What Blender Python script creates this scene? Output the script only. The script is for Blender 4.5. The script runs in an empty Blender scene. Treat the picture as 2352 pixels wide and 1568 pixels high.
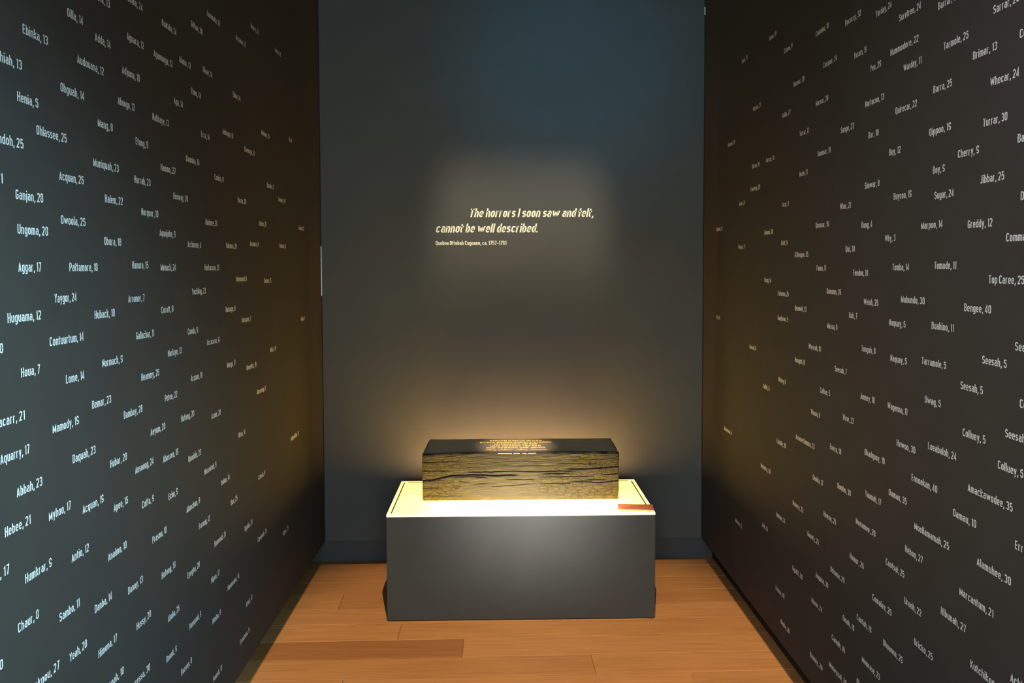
import bpy, bmesh, math, random
from mathutils import Vector, Matrix, noise

random.seed(7)
SC = bpy.context.scene
COL = SC.collection
PI = math.pi

# ------------------------------------------------------------------ camera
cam_d = bpy.data.cameras.new('camera')
cam = bpy.data.objects.new('camera', cam_d)
COL.objects.link(cam)
SC.camera = cam
cam_d.sensor_width = 36.0
cam_d.sensor_fit = 'HORIZONTAL'
cam_d.lens = 36.0 * 1766.0 / 2352.0
cam_d.shift_y = -(784.0 - 686.5) / 2352.0
cam_d.clip_start = 0.05
RT = Vector((0.99983467, -0.01787768, -0.00332064))
UP = Vector((0.00403575, 0.04011381, 0.99918697))
FW = Vector((0.01772994, 0.99903517, -0.04017933))
cam.matrix_world = Matrix(((RT.x, UP.x, -FW.x, 0.0),
                           (RT.y, UP.y, -FW.y, 0.0),
                           (RT.z, UP.z, -FW.z, 1.6),
                           (0, 0, 0, 1)))

# ------------------------------------------------------------------ room measures (metres)
WL, WR, D = 0.9483, 1.1089, 4.1404          # left, right and back panel planes
ZB = 0.12                                   # the panels hang this far above the floor
DB = 4.1715                                 # recessed base behind the back panel
TOP = 3.9
YN = -1.1                                   # open end of the alcove, behind the camera
PL, PR, PF, PB, PH = -0.5099, 0.7092, 3.4368, 3.9853, 0.4904   # plinth
BX0, BX1, BY0, BY1, BZ = -0.3685, 0.5779, 3.6569, 3.9429, 0.7203   # beam

# ------------------------------------------------------------------ world, lights, exposure
w = bpy.data.worlds.new('world')
SC.world = w
w.use_nodes = True
bg = w.node_tree.nodes['Background']
bg.inputs[0].default_value = (0.35, 0.45, 0.55, 1)
bg.inputs[1].default_value = 0.012
vs = SC.view_settings
vs.view_transform = 'Standard'
vs.look = 'None'
vs.exposure = 0.0
vs.gamma = 1.0
vs.use_curve_mapping = False


def aim(o, loc, tgt):
    o.location = loc
    d = Vector(tgt) - Vector(loc)
    o.rotation_euler = d.to_track_quat('-Z', 'Y').to_euler()


def spot(name, loc, tgt, power, color, angle, blend, radius):
    l = bpy.data.lights.new(name, 'SPOT')
    l.energy = power
    l.color = color
    l.spot_size = math.radians(angle)
    l.spot_blend = blend
    l.shadow_soft_size = radius
    o = bpy.data.objects.new(name, l)
    COL.objects.link(o)
    aim(o, loc, tgt)
    return o


def framed(o, cuts):
    """Framing shutters of a gallery spot. Each cut is (a, b, c, soft): light passes where a*tx + b*ty < c,
    with tx, ty the tangents of the ray to the right of and above the lamp's axis."""
    l = o.data
    l.use_nodes = True
    nt = l.node_tree
    em = nt.nodes['Emission']
    tc = nt.nodes.new('ShaderNodeTexCoord')
    sp = nt.nodes.new('ShaderNodeSeparateXYZ')
    nt.links.new(tc.outputs['Normal'], sp.inputs[0])

    def M(op, *args):
        n = nt.nodes.new('ShaderNodeMath')
        n.operation = op
        for i, v in enumerate(args):
            if isinstance(v, float):
                n.inputs[i].default_value = v
            else:
                nt.links.new(v, n.inputs[i])
        return n.outputs[0]
    az = M('ABSOLUTE', sp.outputs[2])
    tx, ty = M('DIVIDE', sp.outputs[0], az), M('DIVIDE', sp.outputs[1], az)
    fac = None
    for a, b, c, soft in cuts:
        t = M('ADD', M('MULTIPLY', tx, float(a)), M('MULTIPLY', ty, float(b)))
        mr = nt.nodes.new('ShaderNodeMapRange')
        mr.interpolation_type = 'SMOOTHSTEP'
        mr.inputs[1].default_value = c + soft
        mr.inputs[2].default_value = c - soft
        nt.links.new(t, mr.inputs[0])
        fac = mr.outputs[0] if fac is None else M('MULTIPLY', fac, mr.outputs[0])
    nt.links.new(fac, em.inputs['Strength'])


def shutter(o, p0, p1, inside, soft):
    """The cut whose edge falls along the line p0-p1 of the scene, lighting the side of 'inside'."""
    R = o.rotation_euler.to_matrix().transposed()
    q = []
    for p in (p0, p1, inside):
        v = R @ (Vector(p) - o.location)
        q.append((v.x / -v.z, v.y / -v.z))
    (x0, y0), (x1, y1), (xi, yi) = q
    a, b = y1 - y0, -(x1 - x0)
    n = math.hypot(a, b)
    a, b = a / n, b / n
    c = a * x0 + b * y0
    if a * xi + b * yi > c:
        a, b, c = -a, -b, -c
    return a, b, c, soft


def area(name, loc, tgt, power, color, sx, sy, spread=180):
    l = bpy.data.lights.new(name, 'AREA')
    l.shape = 'RECTANGLE'
    l.size, l.size_y = sx, sy
    l.energy = power
    l.color = color
    l.spread = math.radians(spread)
    o = bpy.data.objects.new(name, l)
    COL.objects.link(o)
    aim(o, loc, tgt)
    return o


# framed track spot over the visitor: floor, plinth and the front of the slab
o = spot('track_spot_floor', (0.10, 0.73, 4.6), (0.10, 2.85, 0.0), 1150, (1.0, 0.74, 0.44), 34, 0.55, 0.004)
IN = (0.1, 3.0, 0.0)
framed(o, [shutter(o, (-1, 4.120, 0), (1, 4.142, 0), IN, 0.0006),
           shutter(o, (-0.967, 1, 0), (-0.967, 4, 0), IN, 0.0005),
           shutter(o, (1.131, 1, 0), (1.131, 4, 0), IN, 0.0005),
           shutter(o, (-1, 2.70, 0), (1, 2.70, 0), IN, 0.02)])
# framed spot on the front edge of the lit slab
o = spot('track_spot_plinth', (0.14, 1.6, 4.4), (0.17, 3.44, 0.46), 12000, (1.0, 0.93, 0.80), 24, 0.3, 0.03)
framed(o, [(0, 1, 0.046, 0.018), (0, -1, 0.012, 0.034), (1, 0, 0.052, 0.070), (-1, 0, 0.066, 0.070)])
# spots on the top of the beam: an added fill framed to the timber, one pin spot on the inscription
o = spot('beam_top_fill', (0.10, 2.9, 4.5), (0.105, 3.8, BZ), 200, (1.0, 0.88, 0.66), 20, 0.5, 0.01)
IN = (0.1, 3.8, BZ)
framed(o, [shutter(o, (-1, BY0 + 0.012, BZ), (1, BY0 + 0.012, BZ), IN, 0.002), shutter(o, (-1, BY1 - 0.006, BZ), (1, BY1 - 0.006, BZ), IN, 0.002),
           shutter(o, (BX0 + 0.015, 3, BZ), (BX0 + 0.015, 4, BZ), IN, 0.003), shutter(o, (BX1 - 0.01, 3, BZ), (BX1 - 0.01, 4, BZ), IN, 0.003)])
spot('track_spot_inscription', (0.10, 2.3, 4.4), (0.085, 3.775, BZ), 2300, (1.0, 0.80, 0.50), 6.5, 1.0, 0.02)
# framed spot on the quotation
o = spot('track_spot_quotation', (0.12, 1.9, 4.3), (0.125, D, 1.83), 470, (1.0, 0.80, 0.55), 40, 0.0, 0.02)
framed(o, [(1, 0, 0.135, 0.045), (-1, 0, 0.135, 0.045), (0, 1, 0.062, 0.045), (0, -1, 0.050, 0.045)])
# cool light of the gallery behind the visitor
area('gallery_light', (0.05, -1.7, 2.2), (0.05, 4.0, 1.9), 54, (0.56, 0.90, 1.0), 1.9, 2.2)
area('low_fill', (0.05, -1.7, 0.8), (0.05, 4.0, 0.5), 42, (0.92, 0.98, 1.0), 1.9, 0.8)  # fill added for the low back wall and plinth front
spot('gallery_projector', (0.85, -1.2, 2.5), (-WL, 0.80, 1.25), 1400, (0.45, 0.82, 1.0), 44, 1.0, 0.3)
spot('right_wall_fill', (-0.7, -1.1, 3.0), (WR, 1.15, 1.6), 330, (1.0, 0.97, 0.96), 46, 1.0, 0.2)  # neutral fill added to brighten the right wall and its lettering
spot('gallery_spill', (-0.3, -1.2, 3.3), (0.40, D, 2.65), 380, (0.04, 0.58, 1.0), 18, 1.0, 0.25)

# ------------------------------------------------------------------ helpers
def tag(o, label=None, cat=None, group=None, kind=None):
    if label: o['label'] = label
    if cat: o['category'] = cat
    if group: o['group'] = group
    if kind: o['kind'] = kind
    return o


def mesh_obj(name, verts, faces, mat, parent=None, smooth=False):
    me = bpy.data.meshes.new(name)
    me.from_pydata(verts, [], faces)
    me.update()
    if smooth:
        for p in me.polygons:
            p.use_smooth = True
    me.materials.append(mat)
    o = bpy.data.objects.new(name, me)
    COL.objects.link(o)
    if parent: o.parent = parent
    return o


def bm_obj(name, bm, mat, parent=None, smooth=False):
    me = bpy.data.meshes.new(name)
    bm.normal_update()
    bm.to_mesh(me)
    bm.free()
    if smooth:
        for p in me.polygons:
            p.use_smooth = True
    me.materials.append(mat)
    o = bpy.data.objects.new(name, me)
    COL.objects.link(o)
    if parent: o.parent = parent
    return o


def box(bm, x0, x1, y0, y1, z0, z1, bev=0.0, seg=2):
    vs_ = [bm.verts.new(p) for p in ((x0, y0, z0), (x1, y0, z0), (x1, y1, z0), (x0, y1, z0),
                                     (x0, y0, z1), (x1, y0, z1), (x1, y1, z1), (x0, y1, z1))]
    fs = [bm.faces.new([vs_[i] for i in f]) for f in ((0, 3, 2, 1), (4, 5, 6, 7), (0, 1, 5, 4), (1, 2, 6, 5), (2, 3, 7, 6), (3, 0, 4, 7))]
    if bev > 0:
        es = list({e for f in fs for e in f.edges})
        bmesh.ops.bevel(bm, geom=es, offset=bev, segments=seg, affect='EDGES', profile=0.5)


def empty(name, loc):
    o = bpy.data.objects.new(name, None)
    o.location = loc
    o.empty_display_size = 0.1
    COL.objects.link(o)
    return o


def mat_new(name):
    m = bpy.data.materials.new(name)
    m.use_nodes = True
    nt = m.node_tree
    return m, nt, nt.nodes['Principled BSDF']


def N(nt, t, **kw):
    n = nt.nodes.new(t)
    for k, v in kw.items():
        setattr(n, k, v)
    return n


def ramp(nt, src, stops):
    r = N(nt, 'ShaderNodeValToRGB')
    els = r.color_ramp.elements
    while len(els) < len(stops):
        els.new(0.5)
    for e, (p, c) in zip(els, stops):
        e.position = p
        e.color = (c[0], c[1], c[2], 1)
    nt.links.new(src, r.inputs[0])
    return r.outputs[0]


def plain(name, col, rough=0.6, var=0.06, scale=14.0, bump=0.0, spec=0.3):
    m, nt, b = mat_new(name)
    tc = N(nt, 'ShaderNodeTexCoord')
    nz = N(nt, 'ShaderNodeTexNoise')
    nz.inputs['Scale'].default_value = scale
    nz.inputs['Detail'].default_value = 4
    nt.links.new(tc.outputs['Object'], nz.inputs['Vector'])
    lo = [c * (1 - var) for c in col]
    hi = [c * (1 + var) for c in col]
    nt.links.new(ramp(nt, nz.outputs['Fac'], [(0.3, lo), (0.7, hi)]), b.inputs['Base Color'])
    b.inputs['Roughness'].default_value = rough
    b.inputs['Specular IOR Level'].default_value = spec
    if bump > 0:
        n2 = N(nt, 'ShaderNodeTexNoise')
        n2.inputs['Scale'].default_value = 260
        nt.links.new(tc.outputs['Object'], n2.inputs['Vector'])
        bp = N(nt, 'ShaderNodeBump')
        bp.inputs['Strength'].default_value = bump
        bp.inputs['Distance'].default_value = 0.001
        nt.links.new(n2.outputs['Fac'], bp.inputs['Height'])
        nt.links.new(bp.outputs[0], b.inputs['Normal'])
    return m


def emit(name, col, strength, base=(0.8, 0.8, 0.8), rough=0.4):
    m, nt, b = mat_new(name)
    b.inputs['Base Color'].default_value = (*base, 1)
    b.inputs['Roughness'].default_value = rough
    b.inputs['Emission Color'].default_value = (*col, 1)
    b.inputs['Emission Strength'].default_value = strength
    return m


M_WALL = plain('matt_black_wall', (0.056, 0.050, 0.045), 0.75, 0.05, 9, 0.15, 0.15)
M_BACK = plain('dark_slate_wall', (0.080, 0.083, 0.081), 0.7, 0.03, 6, 0.12, 0.2)
M_SKIRT = plain('shaded_slate_skirting', (0.056, 0.060, 0.063), 0.6)  # toned below the wall colour to put in the shade of the recess
M_BASE = plain('black_base', (0.018, 0.016, 0.013), 0.7)
M_PLINTH = plain('charcoal_plinth_paint', (0.038, 0.042, 0.044), 0.5, 0.04, 7, 0.05, 0.35)
M_VINYL = plain('white_vinyl', (0.90, 0.89, 0.87), 0.5, 0.02, 3)
M_CREAM = plain('cream_vinyl', (0.95, 0.92, 0.72), 0.5, 0.02, 3)
M_PANEL = emit('lit_acrylic_panel', (1.0, 0.56, 0.028), 13.5, (0.8, 0.8, 0.45))
M_ADDED_GLOW = emit('added_glow_strip', (1.0, 0.57, 0.25), 305.0)
M_RIM = emit('lit_acrylic_rim', (1.0, 0.80, 0.33), 1.15, (0.8, 0.8, 0.7))
M_LEDGE = plain('amber_acrylic_edge', (0.060, 0.032, 0.03), 0.4, 0.1, 40)
M_LABEL = plain('russet_label', (0.40, 0.12, 0.065), 0.45, 0.3, 30)
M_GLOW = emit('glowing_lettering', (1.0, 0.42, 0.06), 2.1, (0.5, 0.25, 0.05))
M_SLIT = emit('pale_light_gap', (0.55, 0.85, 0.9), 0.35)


def floor_mat():
    m, nt, b = mat_new('oak_planks')
    g = N(nt, 'ShaderNodeNewGeometry')
    tc = N(nt, 'ShaderNodeTexCoord')
    mp = N(nt, 'ShaderNodeMapping')
    mp.inputs['Scale'].default_value = (1.6, 26, 1)
    nt.links.new(tc.outputs['Object'], mp.inputs[0])
    off = N(nt, 'ShaderNodeVectorMath', operation='SCALE')
    off.inputs[0].default_value = (37, 11, 5)
    nt.links.new(g.outputs['Random Per Island'], off.inputs['Scale'])
    ad = N(nt, 'ShaderNodeVectorMath', operation='ADD')
    nt.links.new(mp.outputs[0], ad.inputs[0])
    nt.links.new(off.outputs[0], ad.inputs[1])
    nz = N(nt, 'ShaderNodeTexNoise')
    nz.inputs['Scale'].default_value = 2.2
    nz.inputs['Detail'].default_value = 8
    nz.inputs['Roughness'].default_value = 0.62
    nz.inputs['Distortion'].default_value = 0.6
    nt.links.new(ad.outputs[0], nz.inputs['Vector'])
    grain = ramp(nt, nz.outputs['Fac'], [(0.25, (0.335, 0.150, 0.056)), (0.5, (0.425, 0.202, 0.077)), (0.78, (0.49, 0.242, 0.097))])
    at = N(nt, 'ShaderNodeAttribute', attribute_name='plank_tone')
    tint = ramp(nt, at.outputs['Fac'], [(0.0, (0.68, 0.60, 0.53)), (0.35, (0.86, 0.83, 0.78)), (1.0, (1.14, 1.14, 1.14))])
    mx = N(nt, 'ShaderNodeMix', data_type='RGBA', blend_type='MULTIPLY')
    mx.inputs[0].default_value = 1.0
    nt.links.new(grain, mx.inputs[6])
    nt.links.new(tint, mx.inputs[7])
    nt.links.new(mx.outputs[2], b.inputs['Base Color'])
    b.inputs['Roughness'].default_value = 0.5
    b.inputs['Specular IOR Level'].default_value = 0.22
    bp = N(nt, 'ShaderNodeBump')
    bp.inputs['Strength'].default_value = 0.12
    bp.inputs['Distance'].default_value = 0.002
    nt.links.new(nz.outputs['Fac'], bp.inputs['Height'])
    nt.links.new(bp.outputs[0], b.inputs['Normal'])
    return m


M_FLOOR = floor_mat()
M_GAP = plain('floor_gap', (0.05, 0.025, 0.012), 0.8)

# ------------------------------------------------------------------ structure
def slab(name, x0, x1, y0, y1, z0, z1, mat, bev=0.0):
    bm = bmesh.new()
    box(bm, x0, x1, y0, y1, z0, z1, bev)
    return tag(bm_obj(name, bm, mat), kind='structure')


slab('wall_left', -WL - 0.045, -WL, YN, D - 0.003, ZB, TOP, M_WALL, 0.0015)
slab('wall_right', WR, WR + 0.045, YN, D - 0.003, ZB, TOP, M_WALL, 0.0015)
slab('wall_back', -WL + 0.002, WR - 0.002, D, D + 0.028, ZB, TOP, M_BACK, 0.0015)
slab('baseboard_left', -WL - 0.115, -WL - 0.085, YN, DB, 0.0, ZB + 0.4, M_BASE)
slab('baseboard_right', WR + 0.067, WR + 0.097, YN, DB, 0.0, ZB + 0.4, M_BASE)
slab('baseboard_back', -WL - 0.115, WR + 0.097, DB, DB + 0.03, 0.0, TOP, M_SKIRT)

# floor: one sheet of planks running across the alcove, very slightly askew to it
bm = bmesh.new()
TONE = bm.faces.layers.float.new('plank_tone')
PW = 0.156
y = 4.05
while y < 4.40: y += PW
rows = []
while y > YN - 0.2:
    rows.append((y - PW, y))
    y -= PW
# joints and tones seen in the rows around the plinth: joint x, then one tone per plank
seen_rows = {3.19: ([-0.161], [0.0, 0.62]), 3.03: ([0.371], [0.42, 0.60]), 3.35: ([-0.445], [0.62, 0.55]), 3.50: ([0.69], [0.58, 0.70]),
             3.66: ([-0.76], [0.5, 0.30]), 3.82: ([0.10], [0.33, 0.36]), 3.97: ([0.0], [0.42, 0.5]), 4.10: ([0.2], [0.3, 0.4]),
             2.88: ([-0.62, 0.748], [0.55, 0.66, 0.5])}
ROT = 0.017
for (ya, yb) in rows:
    js, tones = None, None
    for k, v in seen_rows.items():
        if ya <= k < yb:
            js, tones = v
    if js is None:
        x = random.uniform(-1.1, 0.4)
        js = [x] if random.random() < 0.5 else [x, x + random.uniform(1.0, 1.4)]
        tones = [random.uniform(0.35, 0.7) for _ in range(len(js) + 1)]
    xs = [-1.16] + js + [1.31]
    for tone, a, b_ in zip(tones, xs, xs[1:]):
        if b_ - a < 0.05: continue
        h = random.uniform(-0.0004, 0.0)
        g = 0.0006
        c = 0.0032
        v = []
        for p in ((a + g, ya + g, -0.004), (b_ - g, ya + g, -0.004), (b_ - g, yb - g, -0.004), (a + g, yb - g, -0.004),
                  (a + g + c, ya + g + c, h), (b_ - g - c, ya + g + c, h), (b_ - g - c, yb - g - c, h), (a + g + c, yb - g - c, h),
                  (a + g, ya + g, h - 0.0012), (b_ - g, ya + g, h - 0.0012), (b_ - g, yb - g, h - 0.0012), (a + g, yb - g, h - 0.0025)):
            v.append(bm.verts.new((p[0] - ROT * (p[1] - 3.5), p[1] + ROT * p[0], p[2])))
        fs = [bm.faces.new((v[4], v[5], v[6], v[7]))]
        for i in range(4):
            j = (i + 1) % 4
            fs.append(bm.faces.new((v[i], v[j], v[8 + j], v[8 + i])))
            fs.append(bm.faces.new((v[8 + i], v[8 + j], v[4 + j], v[4 + i])))
        for f in fs: f[TONE] = tone
fl = tag(bm_obj('floor', bm, M_FLOOR), kind='structure')
bm = bmesh.new()
box(bm, -1.2, 1.35, YN - 0.2, 4.35, -0.05, -0.0035)
tag(bm_obj('subfloor', bm, M_GAP, fl))

# pale glowing strips that put slivers of leaking light into the corner joints
slab('light_sliver_1', -WL + 0.0002, -WL + 0.0022, D - 0.004, D - 0.001, 1.455, 1.72, M_SLIT)
slab('light_sliver_2', WR - 0.0022, WR - 0.0002, D - 0.004, D - 0.001, 2.945, 2.985, M_SLIT)

# ------------------------------------------------------------------ plinth with its lit slab
pl = tag(empty('display_plinth', ((PL + PR) / 2, (PF + PB) / 2, 0)),
         'charcoal painted rectangular plinth with a glowing yellow lightbox top', 'plinth')
PO = Vector(pl.location)


def child(o, parent):
    o.parent = parent
    o.matrix_parent_inverse = Matrix.Translation(-Vector(parent.location))
    return o


bm = bmesh.new()
box(bm, PL, PR, PF, PB, 0.004, PH - 0.012, 0.0015)
box(bm, PL + 0.01, PR - 0.01, PF + 0.01, PB - 0.01, 0.0, 0.004)
child(bm_obj('body', bm, M_PLINTH), pl)
rw = 0.016
bm = bmesh.new()
z0, z1 = PH - 0.012, PH
box(bm, PL, PR, PF, PF + rw, z0, z1, 0.002)
box(bm, PL, PR, PB - rw, PB, z0, z1, 0.002)
box(bm, PL, PL + rw, PF + rw, PB - rw, z0, z1, 0.002)
box(bm, PR - rw, PR, PF + rw, PB - rw, z0, z1, 0.002)
tag(child(bm_obj('acrylic_rim', bm, M_RIM), pl), 'pale yellow acrylic rim')
ZP = PH - 0.006
bm = bmesh.new()
box(bm, PL + rw, PR - rw, PF + rw, PB - rw, z0, ZP)
tag(child(bm_obj('light_panel', bm, M_PANEL), pl), 'glowing yellow light panel')
for (a, b_, c, d) in ((PL + rw, PL + rw + 0.006, PF + 0.03, PB - rw - 0.006), (PR - rw - 0.006, PR - rw, PF + 0.03, PB - rw - 0.006),
                      (PL + rw + 0.02, PR - rw - 0.02, PB - rw - 0.003, PB - rw)):
    bm = bmesh.new()
    box(bm, a, b_, c, d, ZP, PH - 0.0015, 0.0006, 1)
    tag(child(bm_obj('inner_edge', bm, M_LEDGE), pl), 'amber inner edge strip')

bm = bmesh.new()
box(bm, BX0 + 0.02, BX1 - 0.02, BY1 + 0.010, BY1 + 0.014, ZP, ZP + 0.012)
tag(child(bm_obj('added_glow_strip', bm, M_ADDED_GLOW), pl), 'added glowing strip hidden behind the beam')  # unseen emitter added to warm the wall behind the beam

# caption label lying on the right front corner of the slab
lab = [(0.555, 3.559), (0.717, 3.541), (0.707, 3.460), (0.546, 3.478)]
lc = Vector((sum(p[0] for p in lab) / 4, sum(p[1] for p in lab) / 4, PH))
bm = bmesh.new()
lo = [bm.verts.new((p[0] - lc.x, p[1] - lc.y, 0.0002)) for p in lab]
hi = [bm.verts.new((p[0] - lc.x, p[1] - lc.y, 0.0042)) for p in lab]
bm.faces.new(lo)
bm.faces.new(hi[::-1])
for i in range(4):
    j = (i + 1) % 4
    bm.faces.new((lo[i], hi[i], hi[j], lo[j]))
bmesh.ops.recalc_face_normals(bm, faces=bm.faces)
bmesh.ops.bevel(bm, geom=list(bm.edges), offset=0.0008, segments=1, affect='EDGES')
o = bm_obj('caption_plate', bm, M_LABEL)
o.location = lc
tag(o, 'small russet rectangular plate lying at the right front corner of the lightbox', 'label')

# ------------------------------------------------------------------ charred beam
def char_mat(name, base_lo, base_hi, craze):
    m, nt, b = mat_new(name)
    tc = N(nt, 'ShaderNodeTexCoord')
    mp = N(nt, 'ShaderNodeMapping')
    mp.inputs['Scale'].default_value = (3.0, 26, 26)
    nt.links.new(tc.outputs['Object'], mp.inputs[0])
    nz = N(nt, 'ShaderNodeTexNoise')
    nz.inputs['Scale'].default_value = 2.4
    nz.inputs['Detail'].default_value = 9
    nz.inputs['Roughness'].default_value = 0.65
    nz.inputs['Distortion'].default_value = 0.8
    nt.links.new(mp.outputs[0], nz.inputs['Vector'])
    nt.links.new(ramp(nt, nz.outputs['Fac'], [(0.3, base_lo), (0.72, base_hi)]), b.inputs['Base Color'])
    b.inputs['Roughness'].default_value = 0.55
    b.inputs['Specular IOR Level'].default_value = 0.35
    mp2 = N(nt, 'ShaderNodeMapping')
    mp2.inputs['Scale'].default_value = (26, 62, 62)
    nt.links.new(tc.outputs['Object'], mp2.inputs[0])
    wob = N(nt, 'ShaderNodeTexNoise')
    wob.inputs['Scale'].default_value = 1.4
    nt.links.new(mp2.outputs[0], wob.inputs['Vector'])
    add = N(nt, 'ShaderNodeVectorMath', operation='ADD')
    nt.links.new(mp2.outputs[0], add.inputs[0])
    nt.links.new(wob.outputs['Color'], add.inputs[1])
    vo = N(nt, 'ShaderNodeTexVoronoi', feature='DISTANCE_TO_EDGE')
    vo.inputs['Scale'].default_value = 1.0
    nt.links.new(add.outputs[0], vo.inputs['Vector'])
    mr = N(nt, 'ShaderNodeMapRange')
    mr.inputs[2].default_value = 0.07
    nt.links.new(vo.outputs['Distance'], mr.inputs[0])
    # crazing lives in patches, mostly towards the two ends
    pn = N(nt, 'ShaderNodeTexNoise')
    pn.inputs['Scale'].default_value = 5.0
    nt.links.new(tc.outputs['Object'], pn.inputs['Vector'])
    sx = N(nt, 'ShaderNodeSeparateXYZ')
    nt.links.new(tc.outputs['Object'], sx.inputs[0])
    ab = N(nt, 'ShaderNodeMath', operation='ABSOLUTE')
    nt.links.new(sx.outputs[0], ab.inputs[0])
    m1 = N(nt, 'ShaderNodeMath', operation='MULTIPLY_ADD')
    nt.links.new(ab.outputs[0], m1.inputs[0])
    m1.inputs[1].default_value = 0.9
    nt.links.new(pn.outputs['Fac'], m1.inputs[2])
    pm = N(nt, 'ShaderNodeMapRange')
    pm.inputs[1].default_value = 0.62
    pm.inputs[2].default_value = 0.86
    nt.links.new(m1.outputs[0], pm.inputs[0])
    inv = N(nt, 'ShaderNodeMath', operation='SUBTRACT')
    inv.inputs[0].default_value = 1.0
    nt.links.new(mr.outputs[0], inv.inputs[1])
    mul = N(nt, 'ShaderNodeMath', operation='MULTIPLY')
    nt.links.new(inv.outputs[0], mul.inputs[0])
    nt.links.new(pm.outputs[0], mul.inputs[1])
    h = N(nt, 'ShaderNodeMath', operation='MULTIPLY_ADD')
    nt.links.new(mul.outputs[0], h.inputs[0])
    h.inputs[1].default_value = -craze
    nt.links.new(nz.outputs['Fac'], h.inputs[2])
    bp = N(nt, 'ShaderNodeBump')
    bp.inputs['Strength'].default_value = 0.9
    bp.inputs['Distance'].default_value = 0.006
    nt.links.new(h.outputs[0], bp.inputs['Height'])
    nt.links.new(bp.outputs[0], b.inputs['Normal'])
    return m


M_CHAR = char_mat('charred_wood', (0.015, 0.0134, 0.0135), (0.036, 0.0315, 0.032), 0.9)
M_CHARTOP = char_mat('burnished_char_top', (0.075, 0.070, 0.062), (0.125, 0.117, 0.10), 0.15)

BL = BX1 - BX0
BH = BZ - ZP


def zp2(pts, k):       # crack way-points read off the photo, as (u along the beam, v down its face)
    out = []
    for x, y_ in pts:
        px = (960 if k == 2 else 1230) + x / 7.84
        py = 1000 + y_ / 7.84
        out.append(((px - 970.0) / 449.0, (py - 1040.0) / 105.0))
    return out


CR = [  # (points, half width in v, depth)
    (zp2([(75, 795), (300, 778), (450, 738), (600, 712), (800, 706), (1000, 700), (1400, 718), (1850, 708)], 2), 0.022, 0.008),
    (zp2([(600, 742), (900, 727), (1100, 740), (1300, 752)], 2), 0.012, 0.004),
    (zp2([(75, 624), (400, 627), (600, 640)], 2), 0.010, 0.004),
    (zp2([(820, 648), (1300, 655), (1700, 643), (2000, 657), (2117, 660), (2517, 645), (2867, 655)], 2), 0.012, 0.004),
    (zp2([(480, 607), (700, 615), (900, 612), (1200, 596), (1400, 578), (1490, 572)], 3), 0.017, 0.006),
    (zp2([(70, 690), (500, 690), (650, 690)], 3), 0.010, 0.004),
    (zp2([(1100, 690), (1250, 710), (1400, 705), (1490, 680)], 3), 0.012, 0.004),
    (zp2([(0, 745), (400, 747), (700, 741), (1100, 740)], 3), 0.009, 0.003),
    (zp2([(700, 805), (1000, 801), (1350, 796)], 3), 0.009, 0.003),
    (zp2([(550, 830), (900, 830), (1050, 847), (1250, 840), (1490, 810)], 3), 0.011, 0.004),
    (zp2([(0, 855), (500, 855), (700, 850)], 3), 0.008, 0.003),
    (zp2([(1250, 910), (1600, 890), (1900, 870), (2150, 850)], 2), 0.008, 0.003),
    (zp2([(90, 915), (470, 920)], 2), 0.010, 0.003),
    (zp2([(930, 855), (1350, 850)], 2), 0.008, 0.003),
    (zp2([(1470, 785), (2200, 790)], 2), 0.008, 0.003),
    (zp2([(660, 790), (800, 815), (1000, 830)], 2), 0.008, 0.003),
    (zp2([(1400, 470), (1900, 475), (2300, 480)], 2), 0.006, 0.0015),
    (zp2([(1300, 545), (1800, 552), (2300, 548)], 2), 0.006, 0.0015),
    (zp2([(100, 470), (600, 462), (900, 480)], 2), 0.006, 0.002),
    (zp2([(500, 440), (900, 450), (1300, 440)], 3), 0.006, 0.0015),
    (zp2([(300, 520), (800, 512), (1250, 530)], 3), 0.006, 0.0015),
    (zp2([(150, 1040), (500, 1060), (900, 1050)], 2), 0.006, 0.0015),
]


def front_dent(u, v):
    d = 0.0
    for pts, hw, dep in CR:
        if u < pts[0][0] or u > pts[-1][0]:
            continue
        for (u0, v0), (u1, v1) in zip(pts, pts[1:]):
            if u0 <= u <= u1:
                f = (u - u0) / max(1e-6, u1 - u0)
                vc = v0 + (v1 - v0) * f + 0.006 * noise.noise(Vector((u * 30, v0 * 9, 1)))
                e0, e1 = pts[0][0], pts[-1][0]
                fade = min(1.0, (u - e0) / 0.05 if e0 > 0.03 else 1.0, (e1 - u) / 0.05 if e1 < 0.97 else 1.0)
                k = abs(v - vc) / (hw * (0.45 + 0.55 * fade))
                if k < 1:
                    d = max(d, (1.5 if dep > 0.005 else 2.2) * dep * fade * (1 - k) ** 0.7)
                break
    # knot
    ku, kv = (960 + 690 / 7.84 - 970) / 449.0, (1000 + 872 / 7.84 - 1040) / 105.0
    r = math.hypot((u - ku) * 4.28, (v - kv))
    if r < 0.075:
        d = max(d, 0.005 * (1 - r / 0.075) ** 0.5)
    elif r < 0.13:
        d -= 0.0015 * (1 - abs(r - 0.1) / 0.03)
    return d


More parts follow.
